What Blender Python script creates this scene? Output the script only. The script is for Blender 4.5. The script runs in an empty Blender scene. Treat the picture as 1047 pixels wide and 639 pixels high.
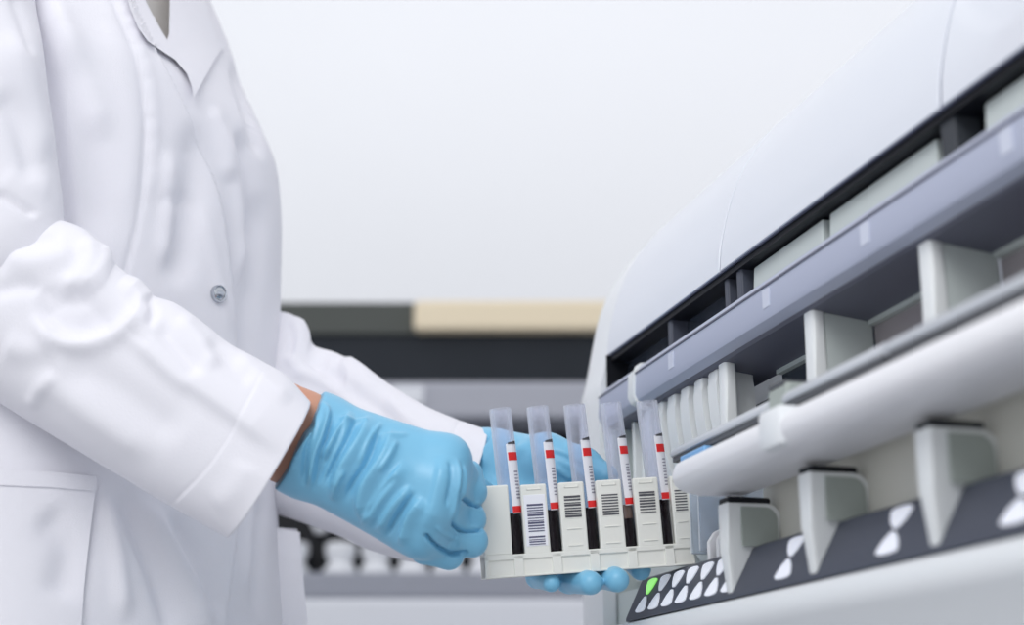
import bpy, bmesh, math, random
import numpy as np
from mathutils import Vector, Matrix, geometry
from mathutils.bvhtree import BVHTree

SC = bpy.context.scene
COL = SC.collection
rng = random.Random(7)

# ------------------------------------------------------------------ camera model (used to measure the place)
F = 1454.0
TH = math.radians(16.8)
CAM = np.array([0, 0, .92])
RT = np.array([1., 0, 0])
FW = np.array([0, math.cos(TH), math.sin(TH)])
UP = np.array([0, -math.sin(TH), math.cos(TH)])

def ray(x, y):
    return (x - 523.5) / F * RT + (319.5 - y) / F * UP + FW

def P(x, y, Y):
    d = ray(x, y)
    return CAM + d * (Y / d[1])

def proj(p):
    q = np.asarray(p, float) - CAM
    w = q @ FW
    return 523.5 + F * (q @ RT) / w, 319.5 - F * (q @ UP) / w

# ------------------------------------------------------------------ materials
def lin(c):
    return tuple(((v / 255) / 12.92 if v / 255 <= .04045 else ((v / 255 + .055) / 1.055) ** 2.4) for v in c)

def mat(name, rgb, rough=.5, metal=0, spec=.5, noise=0, nscale=40, bump=0, bscale=200, sheen=0, coat=0, trans=0, emit=None, estr=0):
    m = bpy.data.materials.new(name)
    m.use_nodes = True
    nt = m.node_tree
    b = nt.nodes['Principled BSDF']
    c = lin(rgb) + (1,)
    b.inputs['Base Color'].default_value = c
    b.inputs['Roughness'].default_value = rough
    b.inputs['Metallic'].default_value = metal
    b.inputs['Specular IOR Level'].default_value = spec
    b.inputs['Sheen Weight'].default_value = sheen
    b.inputs['Coat Weight'].default_value = coat
    b.inputs['Transmission Weight'].default_value = trans
    if emit:
        b.inputs['Emission Color'].default_value = lin(emit) + (1,)
        b.inputs['Emission Strength'].default_value = estr
    if noise or bump:
        tc = nt.nodes.new('ShaderNodeTexCoord')
    if noise:
        n = nt.nodes.new('ShaderNodeTexNoise')
        n.inputs['Scale'].default_value = nscale
        n.inputs['Detail'].default_value = 3
        nt.links.new(tc.outputs['Object'], n.inputs['Vector'])
        mx = nt.nodes.new('ShaderNodeMix')
        mx.data_type = 'RGBA'
        mx.inputs[6].default_value = tuple(v * (1 - noise) for v in c[:3]) + (1,)
        mx.inputs[7].default_value = tuple(min(1, v * (1 + noise)) for v in c[:3]) + (1,)
        nt.links.new(n.outputs['Fac'], mx.inputs[0])
        nt.links.new(mx.outputs[2], b.inputs['Base Color'])
    if bump:
        n2 = nt.nodes.new('ShaderNodeTexNoise')
        n2.inputs['Scale'].default_value = bscale
        n2.inputs['Detail'].default_value = 4
        nt.links.new(tc.outputs['Object'], n2.inputs['Vector'])
        bp = nt.nodes.new('ShaderNodeBump')
        bp.inputs['Strength'].default_value = bump
        bp.inputs['Distance'].default_value = .002
        nt.links.new(n2.outputs['Fac'], bp.inputs['Height'])
        nt.links.new(bp.outputs['Normal'], b.inputs['Normal'])
    return m

def clear_mat(name, tint, diff=.06, gloss=1.0, base=.01):
    """thin clear plastic: transparent film with Fresnel gloss and a little milky scatter"""
    m = bpy.data.materials.new(name)
    m.use_nodes = True
    nt = m.node_tree
    nt.nodes.clear()
    out = nt.nodes.new('ShaderNodeOutputMaterial')
    tr = nt.nodes.new('ShaderNodeBsdfTransparent')
    tr.inputs['Color'].default_value = lin(tint) + (1,)
    gl = nt.nodes.new('ShaderNodeBsdfGlossy')
    gl.inputs['Roughness'].default_value = .08
    gl.inputs['Color'].default_value = (gloss, gloss, gloss, 1)
    df = nt.nodes.new('ShaderNodeBsdfDiffuse')
    df.inputs['Color'].default_value = (.85, .87, .92, 1)
    lw = nt.nodes.new('ShaderNodeLayerWeight')
    lw.inputs['Blend'].default_value = .5
    m1 = nt.nodes.new('ShaderNodeMixShader')
    ml = nt.nodes.new('ShaderNodeMath')
    ml.operation = 'MULTIPLY_ADD'
    ml.inputs[1].default_value = diff * 2.2
    ml.inputs[2].default_value = base
    nt.links.new(lw.outputs['Facing'], ml.inputs[0])
    nt.links.new(ml.outputs[0], m1.inputs[0])
    pw = nt.nodes.new('ShaderNodeMath')
    pw.operation = 'POWER'
    pw.inputs[1].default_value = 4
    nt.links.new(lw.outputs['Facing'], pw.inputs[0])
    fr = nt.nodes.new('ShaderNodeMath')
    fr.operation = 'MULTIPLY_ADD'
    fr.inputs[1].default_value = .45
    fr.inputs[2].default_value = .008
    nt.links.new(pw.outputs[0], fr.inputs[0])
    lw = nt.nodes.new('ShaderNodeLayerWeight')
    lw.inputs['Blend'].default_value = .5
    pw = nt.nodes.new('ShaderNodeMath')
    pw.operation = 'POWER'
    pw.inputs[1].default_value = 4
    nt.links.new(lw.outputs['Facing'], pw.inputs[0])
    fr = nt.nodes.new('ShaderNodeMath')
    fr.operation = 'MULTIPLY_ADD'
    fr.inputs[1].default_value = .45
    fr.inputs[2].default_value = .008
    nt.links.new(pw.outputs[0], fr.inputs[0])
    nt.links.new(tr.outputs[0], m1.inputs[1])
    nt.links.new(df.outputs[0], m1.inputs[2])
    m2 = nt.nodes.new('ShaderNodeMixShader')
    nt.links.new(fr.outputs[0], m2.inputs[0])
    nt.links.new(m1.outputs[0], m2.inputs[1])
    nt.links.new(gl.outputs[0], m2.inputs[2])
    nt.links.new(m2.outputs[0], out.inputs[0])
    return m

M = dict(
    wall=mat('wall paint', (243, 244, 247), .9, noise=.01, nscale=3),
    floor=mat('vinyl floor', (160, 162, 166), .45, noise=.04, nscale=8),
    coat=mat('white cotton', (235, 234, 240), .88, spec=.2, sheen=.15, bump=.12, bscale=900),
    shirt=mat('grey shirt', (205, 202, 198), .9, spec=.2, bump=.1, bscale=700),
    skin=mat('skin', (205, 148, 122), .5, noise=.06, nscale=60, bump=.1, bscale=500),
    trouser=mat('dark trousers', (40, 44, 56), .9),
    glove=mat('blue nitrile', (124, 190, 223), .36, spec=.5, noise=.04, nscale=40, bump=.05, bscale=400),
    snap=mat('steel snap', (190, 194, 200), .15, metal=1),
    rack=mat('rack plastic', (233, 233, 226), .45, bump=.03, bscale=300),
    paper=mat('label paper', (240, 240, 246), .7),
    ink=mat('grey ink', (82, 82, 88), .8),
    inkv=mat('violet grey ink', (92, 92, 118), .8),
    inkl=mat('pale print', (150, 150, 164), .8),
    red=mat('red print', (226, 40, 42), .6),
    blood=mat('blood', (20, 6, 9), .3, spec=.12),
    serum=mat('serum', (128, 104, 88), .15),
    clear=clear_mat('clear tube plastic', (246, 247, 252), .24, base=.11),
    clearlow=clear_mat('clear tube bottom', (246, 247, 252), .02, base=.0),
    divider=clear_mat('clear blue divider', (232, 240, 247), .5, base=.2),
    hood=mat('hood shell', (226, 230, 238), .32, coat=.3),
    sticker=mat('pale sticker', (208, 213, 228), .5),
    window_refl=mat('window painted reflection', (158, 152, 156), .1, spec=.6),  # paler base colour stands in for a reflection on the glass
    seam=mat('seam grey', (96, 100, 122), .6),
    shell=mat('instrument shell', (236, 239, 241), .4),
    fin=mat('lane guide plastic', (237, 240, 240), .4),
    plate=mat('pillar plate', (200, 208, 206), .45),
    beige=mat('cream panel', (214, 213, 204), .5),
    sage=mat('sage plastic', (166, 174, 168), .5),
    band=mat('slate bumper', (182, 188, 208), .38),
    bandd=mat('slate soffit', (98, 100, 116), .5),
    dark=mat('dark grey panel', (76, 80, 92), .45, spec=.35),
    black=mat('black gasket', (20, 22, 28), .5, spec=.25),
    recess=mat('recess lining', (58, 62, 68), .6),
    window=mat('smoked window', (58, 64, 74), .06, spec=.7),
    rail=mat('grey rail', (196, 200, 206), .35),
    railedge=mat('rail edge', (84, 86, 90), .5),
    bar=mat('white loading bar', (240, 240, 243), .4),
    blue=mat('blue clip', (120, 172, 220), .4),
    led=mat('status lens', (238, 240, 248), .4, emit=(235, 240, 255), estr=.22),
    greenled=mat('green status light', (150, 235, 120), .4, emit=(150, 240, 120), estr=.7),
    olive=mat('dark glass top', (84, 87, 84), .6, spec=.2),
    tan=mat('beige lid', (232, 217, 188), .5),
    bglass=mat('back window', (46, 50, 56), .6, spec=.15, noise=.25, nscale=4),
    bband=mat('back band', (166, 168, 178), .5),
    bband2=mat('back lower band', (150, 153, 164), .5),
    bwhite=mat('back white', (222, 224, 230), .5),
    bottle=mat('white bottle', (236, 238, 242), .45),
    cap=mat('bottle cap', (60, 62, 70), .5),
)

# ------------------------------------------------------------------ object helpers
def obj(name, verts, faces, m, parent=None, smooth=False, auto=None):
    me = bpy.data.meshes.new(name)
    me.from_pydata([tuple(map(float, v)) for v in verts], [], faces)
    me.materials.append(m)
    me.update()
    o = bpy.data.objects.new(name, me)
    COL.objects.link(o)
    if parent:
        o.parent = parent
        o.matrix_parent_inverse = Matrix.Identity(4)
        o.location = -Vector(wloc(parent))
    if smooth:
        me.polygons.foreach_set('use_smooth', [True] * len(me.polygons))
    return o

def wloc(o):
    v = Vector((0, 0, 0))
    while o is not None:
        v += o.location
        o = o.parent
    return v

def obm(name, bm, m, parent=None, smooth=False, angle=None):
    bmesh.ops.recalc_face_normals(bm, faces=bm.faces)
    me = bpy.data.meshes.new(name)
    bm.to_mesh(me)
    bm.free()
    me.materials.append(m)
    o = bpy.data.objects.new(name, me)
    COL.objects.link(o)
    if parent:
        o.parent = parent
        o.location = -Vector(wloc(parent))
    if smooth:
        me.polygons.foreach_set('use_smooth', [True] * len(me.polygons))
        if angle:
            me.set_sharp_from_angle(angle=math.radians(angle))
    return o

def empty(name, loc, label, cat, group=None):
    e = bpy.data.objects.new(name, None)
    COL.objects.link(e)
    e.location = tuple(map(float, loc))
    e['label'] = label
    e['category'] = cat
    if group:
        e['group'] = group
    return e

def structure(o):
    o['kind'] = 'structure'
    return o

def hexa(bm, c8, bev=0, seg=2):
    """box from 8 corners: 4 of the first face, 4 of the opposite face"""
    v = [bm.verts.new(tuple(map(float, p))) for p in c8]
    fs = [(0, 1, 2, 3), (7, 6, 5, 4), (0, 4, 5, 1), (1, 5, 6, 2), (2, 6, 7, 3), (3, 7, 4, 0)]
    faces = [bm.faces.new([v[i] for i in f]) for f in fs]
    if bev:
        es = list({e for f in faces for e in f.edges})
        bmesh.ops.bevel(bm, geom=es, offset=bev, segments=seg, affect='EDGES', profile=.5, clamp_overlap=True)

class Frame:
    """right-handed local frame: origin o, axes u, v, w"""
    def __init__(s, o, u, v, w):
        s.o, s.u, s.v, s.w = map(np.asarray, (o, u, v, w))
    def __call__(s, a, b, c):
        return s.o + s.u * a + s.v * b + s.w * c
    def box(s, bm, a0, a1, b0, b1, c0, c1, bev=0, seg=2):
        hexa(bm, [s(a0, b0, c0), s(a1, b0, c0), s(a1, b1, c0), s(a0, b1, c0),
                  s(a0, b0, c1), s(a1, b0, c1), s(a1, b1, c1), s(a0, b1, c1)], bev, seg)
    def prism(s, bm, prof, a0, a1, cap=True, bev=0, seg=2):
        """profile of (b, c) pairs swept along a"""
        n = len(prof)
        A = [bm.verts.new(tuple(map(float, s(a0, b, c)))) for b, c in prof]
        B = [bm.verts.new(tuple(map(float, s(a1, b, c)))) for b, c in prof]
        fs = []
        for i in range(n):
            j = (i + 1) % n
            fs.append(bm.faces.new((A[i], A[j], B[j], B[i])))
        if cap:
            fs.append(bm.faces.new(A[::-1]))
            fs.append(bm.faces.new(B))
        if bev:
            es = list({e for f in fs for e in f.edges})
            bmesh.ops.bevel(bm, geom=es, offset=bev, segments=seg, affect='EDGES', profile=.5, clamp_overlap=True)

def spline(pts, n):
    """Catmull-Rom through rows of pts, n samples"""
    p = np.asarray(pts, float)
    p = np.vstack([2 * p[0] - p[1], p, 2 * p[-1] - p[-2]])
    m = len(p) - 3
    t = np.linspace(0, m - 1e-9, n)
    i = t.astype(int)
    f = (t - i)[:, None]
    a, b, c, d = p[i], p[i + 1], p[i + 2], p[i + 3]
    return .5 * (2 * b + (c - a) * f + (2 * a - 5 * b + 4 * c - d) * f ** 2 + (3 * b - a - 3 * c + d) * f ** 3)

# ------------------------------------------------------------------ implicit surfaces
def smin(a, b, k):
    h = np.clip(.5 + .5 * (b - a) / k, 0, 1)
    return b * (1 - h) + a * h - k * h * (1 - h)

def cone(p, a, b, ra, rb):
    """capsule with a radius that changes from ra to rb"""
    a, b = np.asarray(a), np.asarray(b)
    ba = b - a
    t = np.clip(((p - a) @ ba) / (ba @ ba), 0, 1)
    return np.linalg.norm(p - a - t[..., None] * ba, axis=-1) - (ra + (rb - ra) * t)

def ellipsoid(p, c, axes, r):
    q = p - np.asarray(c)
    k = np.stack([(q @ np.asarray(ax)) / rr for ax, rr in zip(axes, r)], -1)
    k0 = np.linalg.norm(k, axis=-1)
    k1 = np.linalg.norm(k / np.asarray(r), axis=-1)
    return k0 * (k0 - 1) / np.maximum(k1, 1e-9)

def surface_nets(fn, lo, hi, h):
    lo, hi = np.asarray(lo), np.asarray(hi)
    n = np.ceil((hi - lo) / h).astype(int) + 1
    xs = [lo[i] + h * np.arange(n[i]) for i in range(3)]
    V = np.empty(n, np.float32)
    for i in range(0, n[0], 16):
        g = np.stack(np.meshgrid(xs[0][i:i + 16], xs[1], xs[2], indexing='ij'), -1)
        V[i:i + 16] = fn(g)
    S = V < 0
    c = np.zeros(n - 1, int)
    for dx in (0, 1):
        for dy in (0, 1):
            for dz in (0, 1):
                c += S[dx:n[0] - 1 + dx, dy:n[1] - 1 + dy, dz:n[2] - 1 + dz]
    act = np.argwhere((c > 0) & (c < 8))
    idx = -np.ones(n - 1, int)
    idx[tuple(act.T)] = np.arange(len(act))
    acc = np.zeros((len(act), 3))
    cnt = np.zeros(len(act))
    for ax in range(3):
        o = [0, 1, 2]
        o.remove(ax)
        for p in (0, 1):
            for q in (0, 1):
                b = act.copy()
                b[:, o[0]] += p
                b[:, o[1]] += q
                e = b.copy()
                e[:, ax] += 1
                va, vb = V[tuple(b.T)], V[tuple(e.T)]
                mk = (va < 0) != (vb < 0)
                t = va[mk] / (va[mk] - vb[mk])
                pt = b[mk].astype(float)
                pt[:, ax] += t
                acc[mk] += pt
                cnt[mk] += 1
    verts = lo + h * acc / cnt[:, None]
    faces = []
    for ax in range(3):
        o = [(ax + 1) % 3, (ax + 2) % 3]
        sl = [slice(None)] * 3
        a = [slice(1, -1)] * 3
        a[ax] = slice(0, n[ax] - 1)
        b = list(a)
        b[ax] = slice(1, n[ax])
        A, B = S[tuple(a)], S[tuple(b)]
        e = np.argwhere(A != B)
        off = np.ones(3, int)
        off[ax] = 0
        e2 = e + off
        ins = A[tuple(e.T)]
        def ci(d0, d1):
            q = e2.copy()
            q[:, o[0]] -= d0
            q[:, o[1]] -= d1
            return idx[tuple(q.T)]
        q = np.stack([ci(1, 1), ci(0, 1), ci(0, 0), ci(1, 0)], -1)
        q[~ins] = q[~ins][:, ::-1]
        faces.append(q)
    return verts, np.vstack(faces)

def normals(verts, faces):
    f = np.asarray(faces)
    v = np.asarray(verts)
    fn = np.cross(v[f[:, 2]] - v[f[:, 0]], v[f[:, 3 if f.shape[1] > 3 else 1]] - v[f[:, 1 if f.shape[1] > 3 else 0]])
    if f.shape[1] == 3:
        fn = np.cross(v[f[:, 1]] - v[f[:, 0]], v[f[:, 2]] - v[f[:, 0]])
    n = np.zeros_like(v)
    for k in range(f.shape[1]):
        np.add.at(n, f[:, k], fn)
    return n / np.maximum(np.linalg.norm(n, axis=1), 1e-12)[:, None]

def relax(verts, faces, it, lam=.5):
    f = np.asarray(faces)
    v = np.array(verts)
    for _ in range(it):
        s = np.zeros_like(v)
        c = np.zeros(len(v))
        k = f.shape[1]
        for i in range(k):
            j = (i + 1) % k
            np.add.at(s, f[:, i], v[f[:, j]])
            np.add.at(c, f[:, i], 1)
            np.add.at(s, f[:, j], v[f[:, i]])
            np.add.at(c, f[:, j], 1)
        v += lam * (s / np.maximum(c, 1)[:, None] - v)
    return v

def seg_dist(px, pts):
    """distance to a polyline, position along it (0..1) and signed side"""
    best = np.full(len(px), 1e9)
    par = np.zeros(len(px))
    side = np.zeros(len(px))
    L = np.r_[0, np.cumsum(np.linalg.norm(np.diff(pts, axis=0), axis=1))]
    for i in range(len(pts) - 1):
        a, b = pts[i], pts[i + 1]
        d = b - a
        t = np.clip(((px - a) @ d) / (d @ d), 0, 1)
        r = px - a - t[:, None] * d
        dist = np.linalg.norm(r, axis=1)
        m = dist < best
        best[m] = dist[m]
        par[m] = (L[i] + t[m] * (L[i + 1] - L[i])) / L[-1]
        side[m] = np.sign(d[0] * (px[m, 1] - a[1]) - d[1] * (px[m, 0] - a[0]))
    return best, par, side

def sculpt(verts, faces, strokes, passes=0):
    """folds: each stroke is (kind, points, width, amplitude); ridge > 0, valley < 0; step raises one side"""
    v = np.array(verts)
    n = normals(v, faces)
    q = v - CAM
    d = q / np.linalg.norm(q, axis=1)[:, None]
    facing = np.clip((-(n * d).sum(1) + .15) / .35, 0, 1)
    w = q @ FW
    px = np.stack([523.5 + F * (q @ RT) / w, 319.5 - F * (q @ UP) / w], 1)
    off = np.zeros(len(v))
    for kind, pts, wd, amp in strokes:
        pts = np.asarray(pts, float)
        if kind == 'blob':
            c, r = pts[0], pts[1]
            e = (((px - c) / r) ** 2).sum(1)
            off += amp * np.exp(-e)
            continue
        if len(pts) > 2:
            pts = spline(pts, 24)
        dist, par, side = seg_dist(px, pts)
        if kind == 'fold':
            taper = np.clip(np.minimum(par, 1 - par) / .22, 0, 1)
            taper = taper * taper * (3 - 2 * taper)
            off += amp * np.exp(-(dist / wd) ** 2) * taper
        elif kind == 'crease':       # steep on one side, gentle on the other
            taper = np.clip(np.minimum(par, 1 - par) / .2, 0, 1)
            s = dist * side
            off += amp * taper * np.where(s > 0, np.exp(-(s / wd) ** 2), np.exp(-(s / (wd * 3.2)) ** 2))
        elif kind == 'line':
            off += amp * np.exp(-(dist / wd) ** 2)
        elif kind == 'step':
            s = np.clip(dist * side / wd, -1, 1)
            e = np.clip(np.minimum(par, 1 - par) / .04, 0, 1)
            fade = np.exp(-(dist / (wd * 14)) ** 2)
            off += amp * (.5 + .5 * np.sin(s * np.pi / 2)) * e * fade
    return v + n * (off * facing)[:, None]

def loft(rings, closed_ends=(False, False)):
    """rings: (n, m, 3) array -> verts, quads"""
    r = np.asarray(rings)
    n, m = r.shape[:2]
    i = np.arange(n - 1)[:, None] * m
    j = np.arange(m)[None]
    k = (j + 1) % m
    f = np.stack([i + j, i + k, i + m + k, i + m + j], -1).reshape(-1, 4)
    return r.reshape(-1, 3), f

# ================================================================== ROOM
def plane_box(name, lo, hi, m):
    bm = bmesh.new()
    x0, y0, z0 = lo
    x1, y1, z1 = hi
    hexa(bm, [(x0, y0, z0), (x1, y0, z0), (x1, y1, z0), (x0, y1, z0), (x0, y0, z1), (x1, y0, z1), (x1, y1, z1), (x0, y1, z1)])
    return structure(obm(name, bm, m))

plane_box('floor', (-3.5, -2.5, -.05), (3.5, 3.6, 0), M['floor'])
plane_box('right_wall_blocker', (2.6, -2.5, 0), (2.7, 3.5, 3.2), M['wall'])  # out of view, added to block light from the right
plane_box('wall_back', (-3.5, 3.5, 0), (3.5, 3.6, 3.2), M['wall'])

# ================================================================== INSTRUMENT (right)
vv = ray(90, 758)
LD = np.array([vv[0], vv[1], 0])
LD /= np.linalg.norm(LD)
ND = np.array([LD[1], -LD[0], 0])
P0 = P(655, 405, 1.0)
IO = np.array([P0[0], P0[1], 0])
I = Frame(IO, -LD, ND, np.array([0, 0, 1.]))          # s towards the camera, a inward, z up

def ip(x, y, a=0):
    d = ray(x, y)
    t = (((P0 - CAM) @ ND) + a) / (d @ ND)
    p = CAM + d * t
    return -((p - P0) @ LD), p[2]

SN = .72       # near end, beyond the frame
SF = -.06      # far end
ana = empty('laboratory_analyzer', I(.3, .3, 0), 'large white and slate blood analyzer with open loading lanes, right of the gloved hands', 'analyzer')

# base cabinet with a soft ledge under the dark strip
bm = bmesh.new()
prof = [(-.032, .9945), (-.0365, .9925), (-.0385, .988), (-.0385, .982), (-.036, .978), (-.024, .962), (-.016, .94), (-.014, .90), (-.014, .03), (.5, .03), (.5, 1.0), (.02, 1.0)]
I.prism(bm, prof, SF + .0, SN)
obm('base_cabinet', bm, M['shell'], ana, True, 40)
bm = bmesh.new()
I.box(bm, SF + .02, SN, .0, .46, 0, .031)
obm('plinth', bm, M['dark'], ana)

# far side panel: bulging end cheek
def cheek(bm, s0, s1, prof, r):
    """rounded slab: outline prof (a,z) with rounded rim on the s0 side"""
    p = np.asarray(prof, float)
    ar = sum(p[i - 1][0] * p[i][1] - p[i][0] * p[i - 1][1] for i in range(len(p)))
    sgn = 1 if ar > 0 else -1        # inward
    rows = []
    for k in range(13):
        t = k / 12 * math.pi / 2
        ins = r * (1 - math.sin(t))
        s = s0 + r * (1 - math.cos(t)) if r < s1 - s0 else s0
        nrm = []
        m = len(p)
        for i in range(m):
            d = p[(i + 1) % m] - p[i - 1]
            nn = sgn * np.array([-d[1], d[0]]) / max(np.linalg.norm(d), 1e-9)
            nrm.append(nn)
        q = p + np.array(nrm) * ins
        rows.append((s, q))
    rows.append((s1, p))
    vs = [[bm.verts.new(tuple(map(float, I(s, a, z)))) for a, z in q] for s, q in rows]
    m = len(p)
    bm.faces.new(vs[0])
    for A, B in zip(vs, vs[1:]):
        for i in range(m):
            bm.faces.new((A[i], A[(i + 1) % m], B[(i + 1) % m], B[i]))
    bm.faces.new(vs[-1][::-1])

# hood outline in (a, z): steep at the lip, leaning back at the top
hood_prof = [(-.004, 1.204), (-.002, 1.222), (.004, 1.246), (.013, 1.270), (.027, 1.293), (.045, 1.314), (.068, 1.333), (.10, 1.354), (.15, 1.378), (.22, 1.400), (.32, 1.42), (.48, 1.43)]
hp = spline(hood_prof, 40)
def side_z(y, a):
    return ip(600, y, a)[1]
cheek_front = [(-.010, .95), (-.010, 1.02), (-.010, 1.10), (-.010, 1.17), (-.005, 1.195)] + [(a + .0015, z - .001) for a, z in hood_prof[2:-1]]
cf = [tuple(x) for x in spline(cheek_front, 50)]
bm = bmesh.new()
cheek(bm, SF - .105, SF - .0005, [(.32, .05), (-.010, .05)] + cf, .070)
obm('side_panel', bm, M['shell'], ana, True, 50)

# hood shells, with seams between them
def hood(s0, s1, g=.0012):
    bm = bmesh.new()
    ins = [(a + .004, z - .003) for a, z in hp]
    prof = [tuple(x) for x in hp] + [(.5, 1.40), (.5, 1.30)] + [(.05, 1.23), (.03, 1.206)]
    I.prism(bm, prof, s0 + g, s1 - g)
    es = [e for e in bm.edges if abs((e.verts[0].co - e.verts[1].co).length) < .02 or True]
    o = obm('hood_shell', bm, M['hood'], ana, True, 35)
    bv = o.modifiers.new('bevel', 'BEVEL')
    bv.width = .0006
    bv.segments = 2
    bv.limit_method = 'ANGLE'
    bv.angle_limit = math.radians(50)
    return o
for s0, s1 in ((SF, .1525), (.1525, .405), (.405, SN)):
    hood(s0, s1)

bm = bmesh.new()
I.prism(bm, [(a + .0012, z - .0008) for a, z in hp] + [(.46, 1.30), (.05, 1.235), (.03, 1.21)], SF + .004, SN)
obm('hood_liner', bm, M['seam'], ana, True, 35)
# black lip under the hood and the dark glass strip
bm = bmesh.new()
I.prism(bm, [(-.001, 1.2045), (-.001, 1.1995), (.02, 1.1995), (.02, 1.2045)], SF, SN)
obm('gasket', bm, M['black'], ana)
bm = bmesh.new()
I.prism(bm, [(.012, 1.170), (.014, 1.21), (.03, 1.21), (.03, 1.17)], SF, .168)
obm('status_window', bm, M['window'], ana)
for s0, s1 in ((.181, .27), (.278, .385), (.425, .53), (.54, .66)):
    bm = bmesh.new()
    I.prism(bm, [(.004, 1.172), (.006, 1.1985), (.03, 1.1985), (.03, 1.172)], s0, s1, bev=.001)
    obm('cover_strip', bm, M['plate'], ana)
bm = bmesh.new()
I.prism(bm, [(.016, 1.17), (.018, 1.21), (.04, 1.21), (.04, 1.17)], .168, SN)
obm('strip_backing', bm, M['black'], ana)
for s, w in ((.056, .007), (.151, .006), (.170, .008), (.402, .012)):
    bm = bmesh.new()
    I.box(bm, s - w / 2, s + w / 2, .001, .016, 1.172, 1.2045, .001)
    obm('hinge_bracket', bm, M['dark'] if w < .01 else M['recess'], ana)

bm = bmesh.new()
I.box(bm, SF - .0004, SF + .0012, -.004, .02, 1.168, 1.2045)
obm('strip_end', bm, M['black'], ana)
# slate bumper band
bm = bmesh.new()
prof = [(.02, 1.1785), (.0, 1.1785), (-.006, 1.1768), (-.0075, 1.1745), (-.0085, 1.1725), (-.0105, 1.1705), (-.0112, 1.155), (-.0095, 1.1515), (-.004, 1.1485), (.038, 1.1445), (.038, 1.16), (.02, 1.17)]
I.prism(bm, prof, SF, SN)
obm('bumper', bm, M['band'], ana, True, 30)
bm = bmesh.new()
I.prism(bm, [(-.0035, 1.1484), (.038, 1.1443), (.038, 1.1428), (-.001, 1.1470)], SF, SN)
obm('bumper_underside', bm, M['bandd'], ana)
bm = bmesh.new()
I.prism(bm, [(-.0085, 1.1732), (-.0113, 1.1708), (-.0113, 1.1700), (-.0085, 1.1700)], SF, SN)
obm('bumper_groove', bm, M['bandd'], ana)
# clip wrapped over the bumper and its number stickers
bm = bmesh.new()
I.prism(bm, [(.004, 1.1800), (-.0068, 1.1785), (-.0085, 1.1750), (-.0125, 1.1712), (-.0132, 1.1545), (-.0110, 1.1500), (-.003, 1.1468), (.03, 1.1432), (.03, 1.1445), (-.002, 1.149), (-.008, 1.153), (-.009, 1.170), (-.004, 1.175)], .0085, .0185)
obm('bumper_clip', bm, M['fin'], ana, True, 30)
for x, y in ((686, 366), (783, 300), (884, 236), (1028, 135)):
    s, z = ip(x, y, -.0112)
    bm = bmesh.new()
    I.box(bm, s - .0042, s + .0042, -.0116, -.0105, 1.1572, 1.1682)
    obm('number_sticker', bm, M['sticker'], ana)

# loading bay: lining, floor, deck
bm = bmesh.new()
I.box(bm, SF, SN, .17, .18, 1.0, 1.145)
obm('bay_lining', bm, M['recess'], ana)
bm = bmesh.new()
I.box(bm, SF, SN, .0, .17, 1.0, 1.0235)
obm('loading_deck', bm, M['plate'], ana)

# pillars with their deep side plates
for s in (.1425, .2585, .3765, .495, .61):
    bm = bmesh.new()
    I.prism(bm, [(-.001, 1.149), (-.0015, 1.10), (.0005, 1.03), (.008, 1.03), (.007, 1.149)], s - .0055, s + .0055, bev=.0022, seg=3)
    p = obm('pillar', bm, M['fin'], ana, True, 40)
    if s < .2:
        continue
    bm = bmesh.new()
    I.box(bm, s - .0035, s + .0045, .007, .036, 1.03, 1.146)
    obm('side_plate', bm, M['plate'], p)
# smoked windows between the pillars; nearer ones have a reflection painted in
for s0, s1, a in ((.150, .254, .037), (.264, .372, .037), (.382, .490, .037), (.50, .605, .037), (.615, .70, .037)):
    bm = bmesh.new()
    I.box(bm, s0, s1, a, a + .006, 1.05, 1.144)
    w = obm('lane_window', bm, M['window' if s0 < .2 else 'window_refl'], ana)
    for z0, z1 in ((1.1405, 1.144), (1.06, 1.068)):
        bm = bmesh.new()
        I.box(bm, s0, s1, a - .004, a + .001, z0, z1)
        obm('window_trim', bm, M['plate'], w)

# curved lane guides
def lane_guide(s):
    bm = bmesh.new()
    outer, inner = [], []
    for k in range(13):
        t = k / 12
        z = 1.147 - t * .115
        a = .0005 + .034 * t ** 1.8 - .003 * math.sin(math.pi * t)
        outer.append((a, z))
        inner.append((a + .026, z))
    I.prism(bm, outer + inner[::-1], s - .0070, s + .0070, bev=.0018)
    obm('lane_guide', bm, M['fin'], ana, True, 40)
for k in range(6):
    lane_guide(.003 + .0232 * k + .006)
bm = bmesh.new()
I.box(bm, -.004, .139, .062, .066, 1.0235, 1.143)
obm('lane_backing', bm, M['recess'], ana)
# clear blue divider plates in the far lanes
for s in (-.030, -.012):
    bm = bmesh.new()
    I.box(bm, s, s + .003, .004, .10, 1.03, 1.146, .001)
    obm('lane_divider', bm, M['fin'], ana)
bm = bmesh.new()
I.box(bm, SF, SF + .004, .0, .17, 1.0, 1.147)
obm('lane_divider', bm, M['plate'], ana)
for s in (.123, .136):
    bm = bmesh.new()
    I.box(bm, s, s + .0025, -.018, .03, 1.03, 1.09, .001)
    obm('clear_divider', bm, M['divider'], ana)

# small rounded loops at the lane mouths
def loop(s):
    bm = bmesh.new()
    out = [(-.018, 1.0195), (-.018, 1.034), (-.014, 1.040), (-.006, 1.044), (.012, 1.050), (.05, 1.053), (.05, 1.0195)]
    inn = [(-.0135, 1.0195), (-.0135, 1.032), (-.010, 1.036), (-.004, 1.039), (.012, 1.044), (.045, 1.047), (.045, 1.0195)]
    I.prism(bm, out + inn[::-1], s - .0022, s + .0022, bev=.0009)
    obm('lane_mouth', bm, M['bar'], ana, True, 40)
for s in (.150, .163, .176, .189):
    loop(s)

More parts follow.
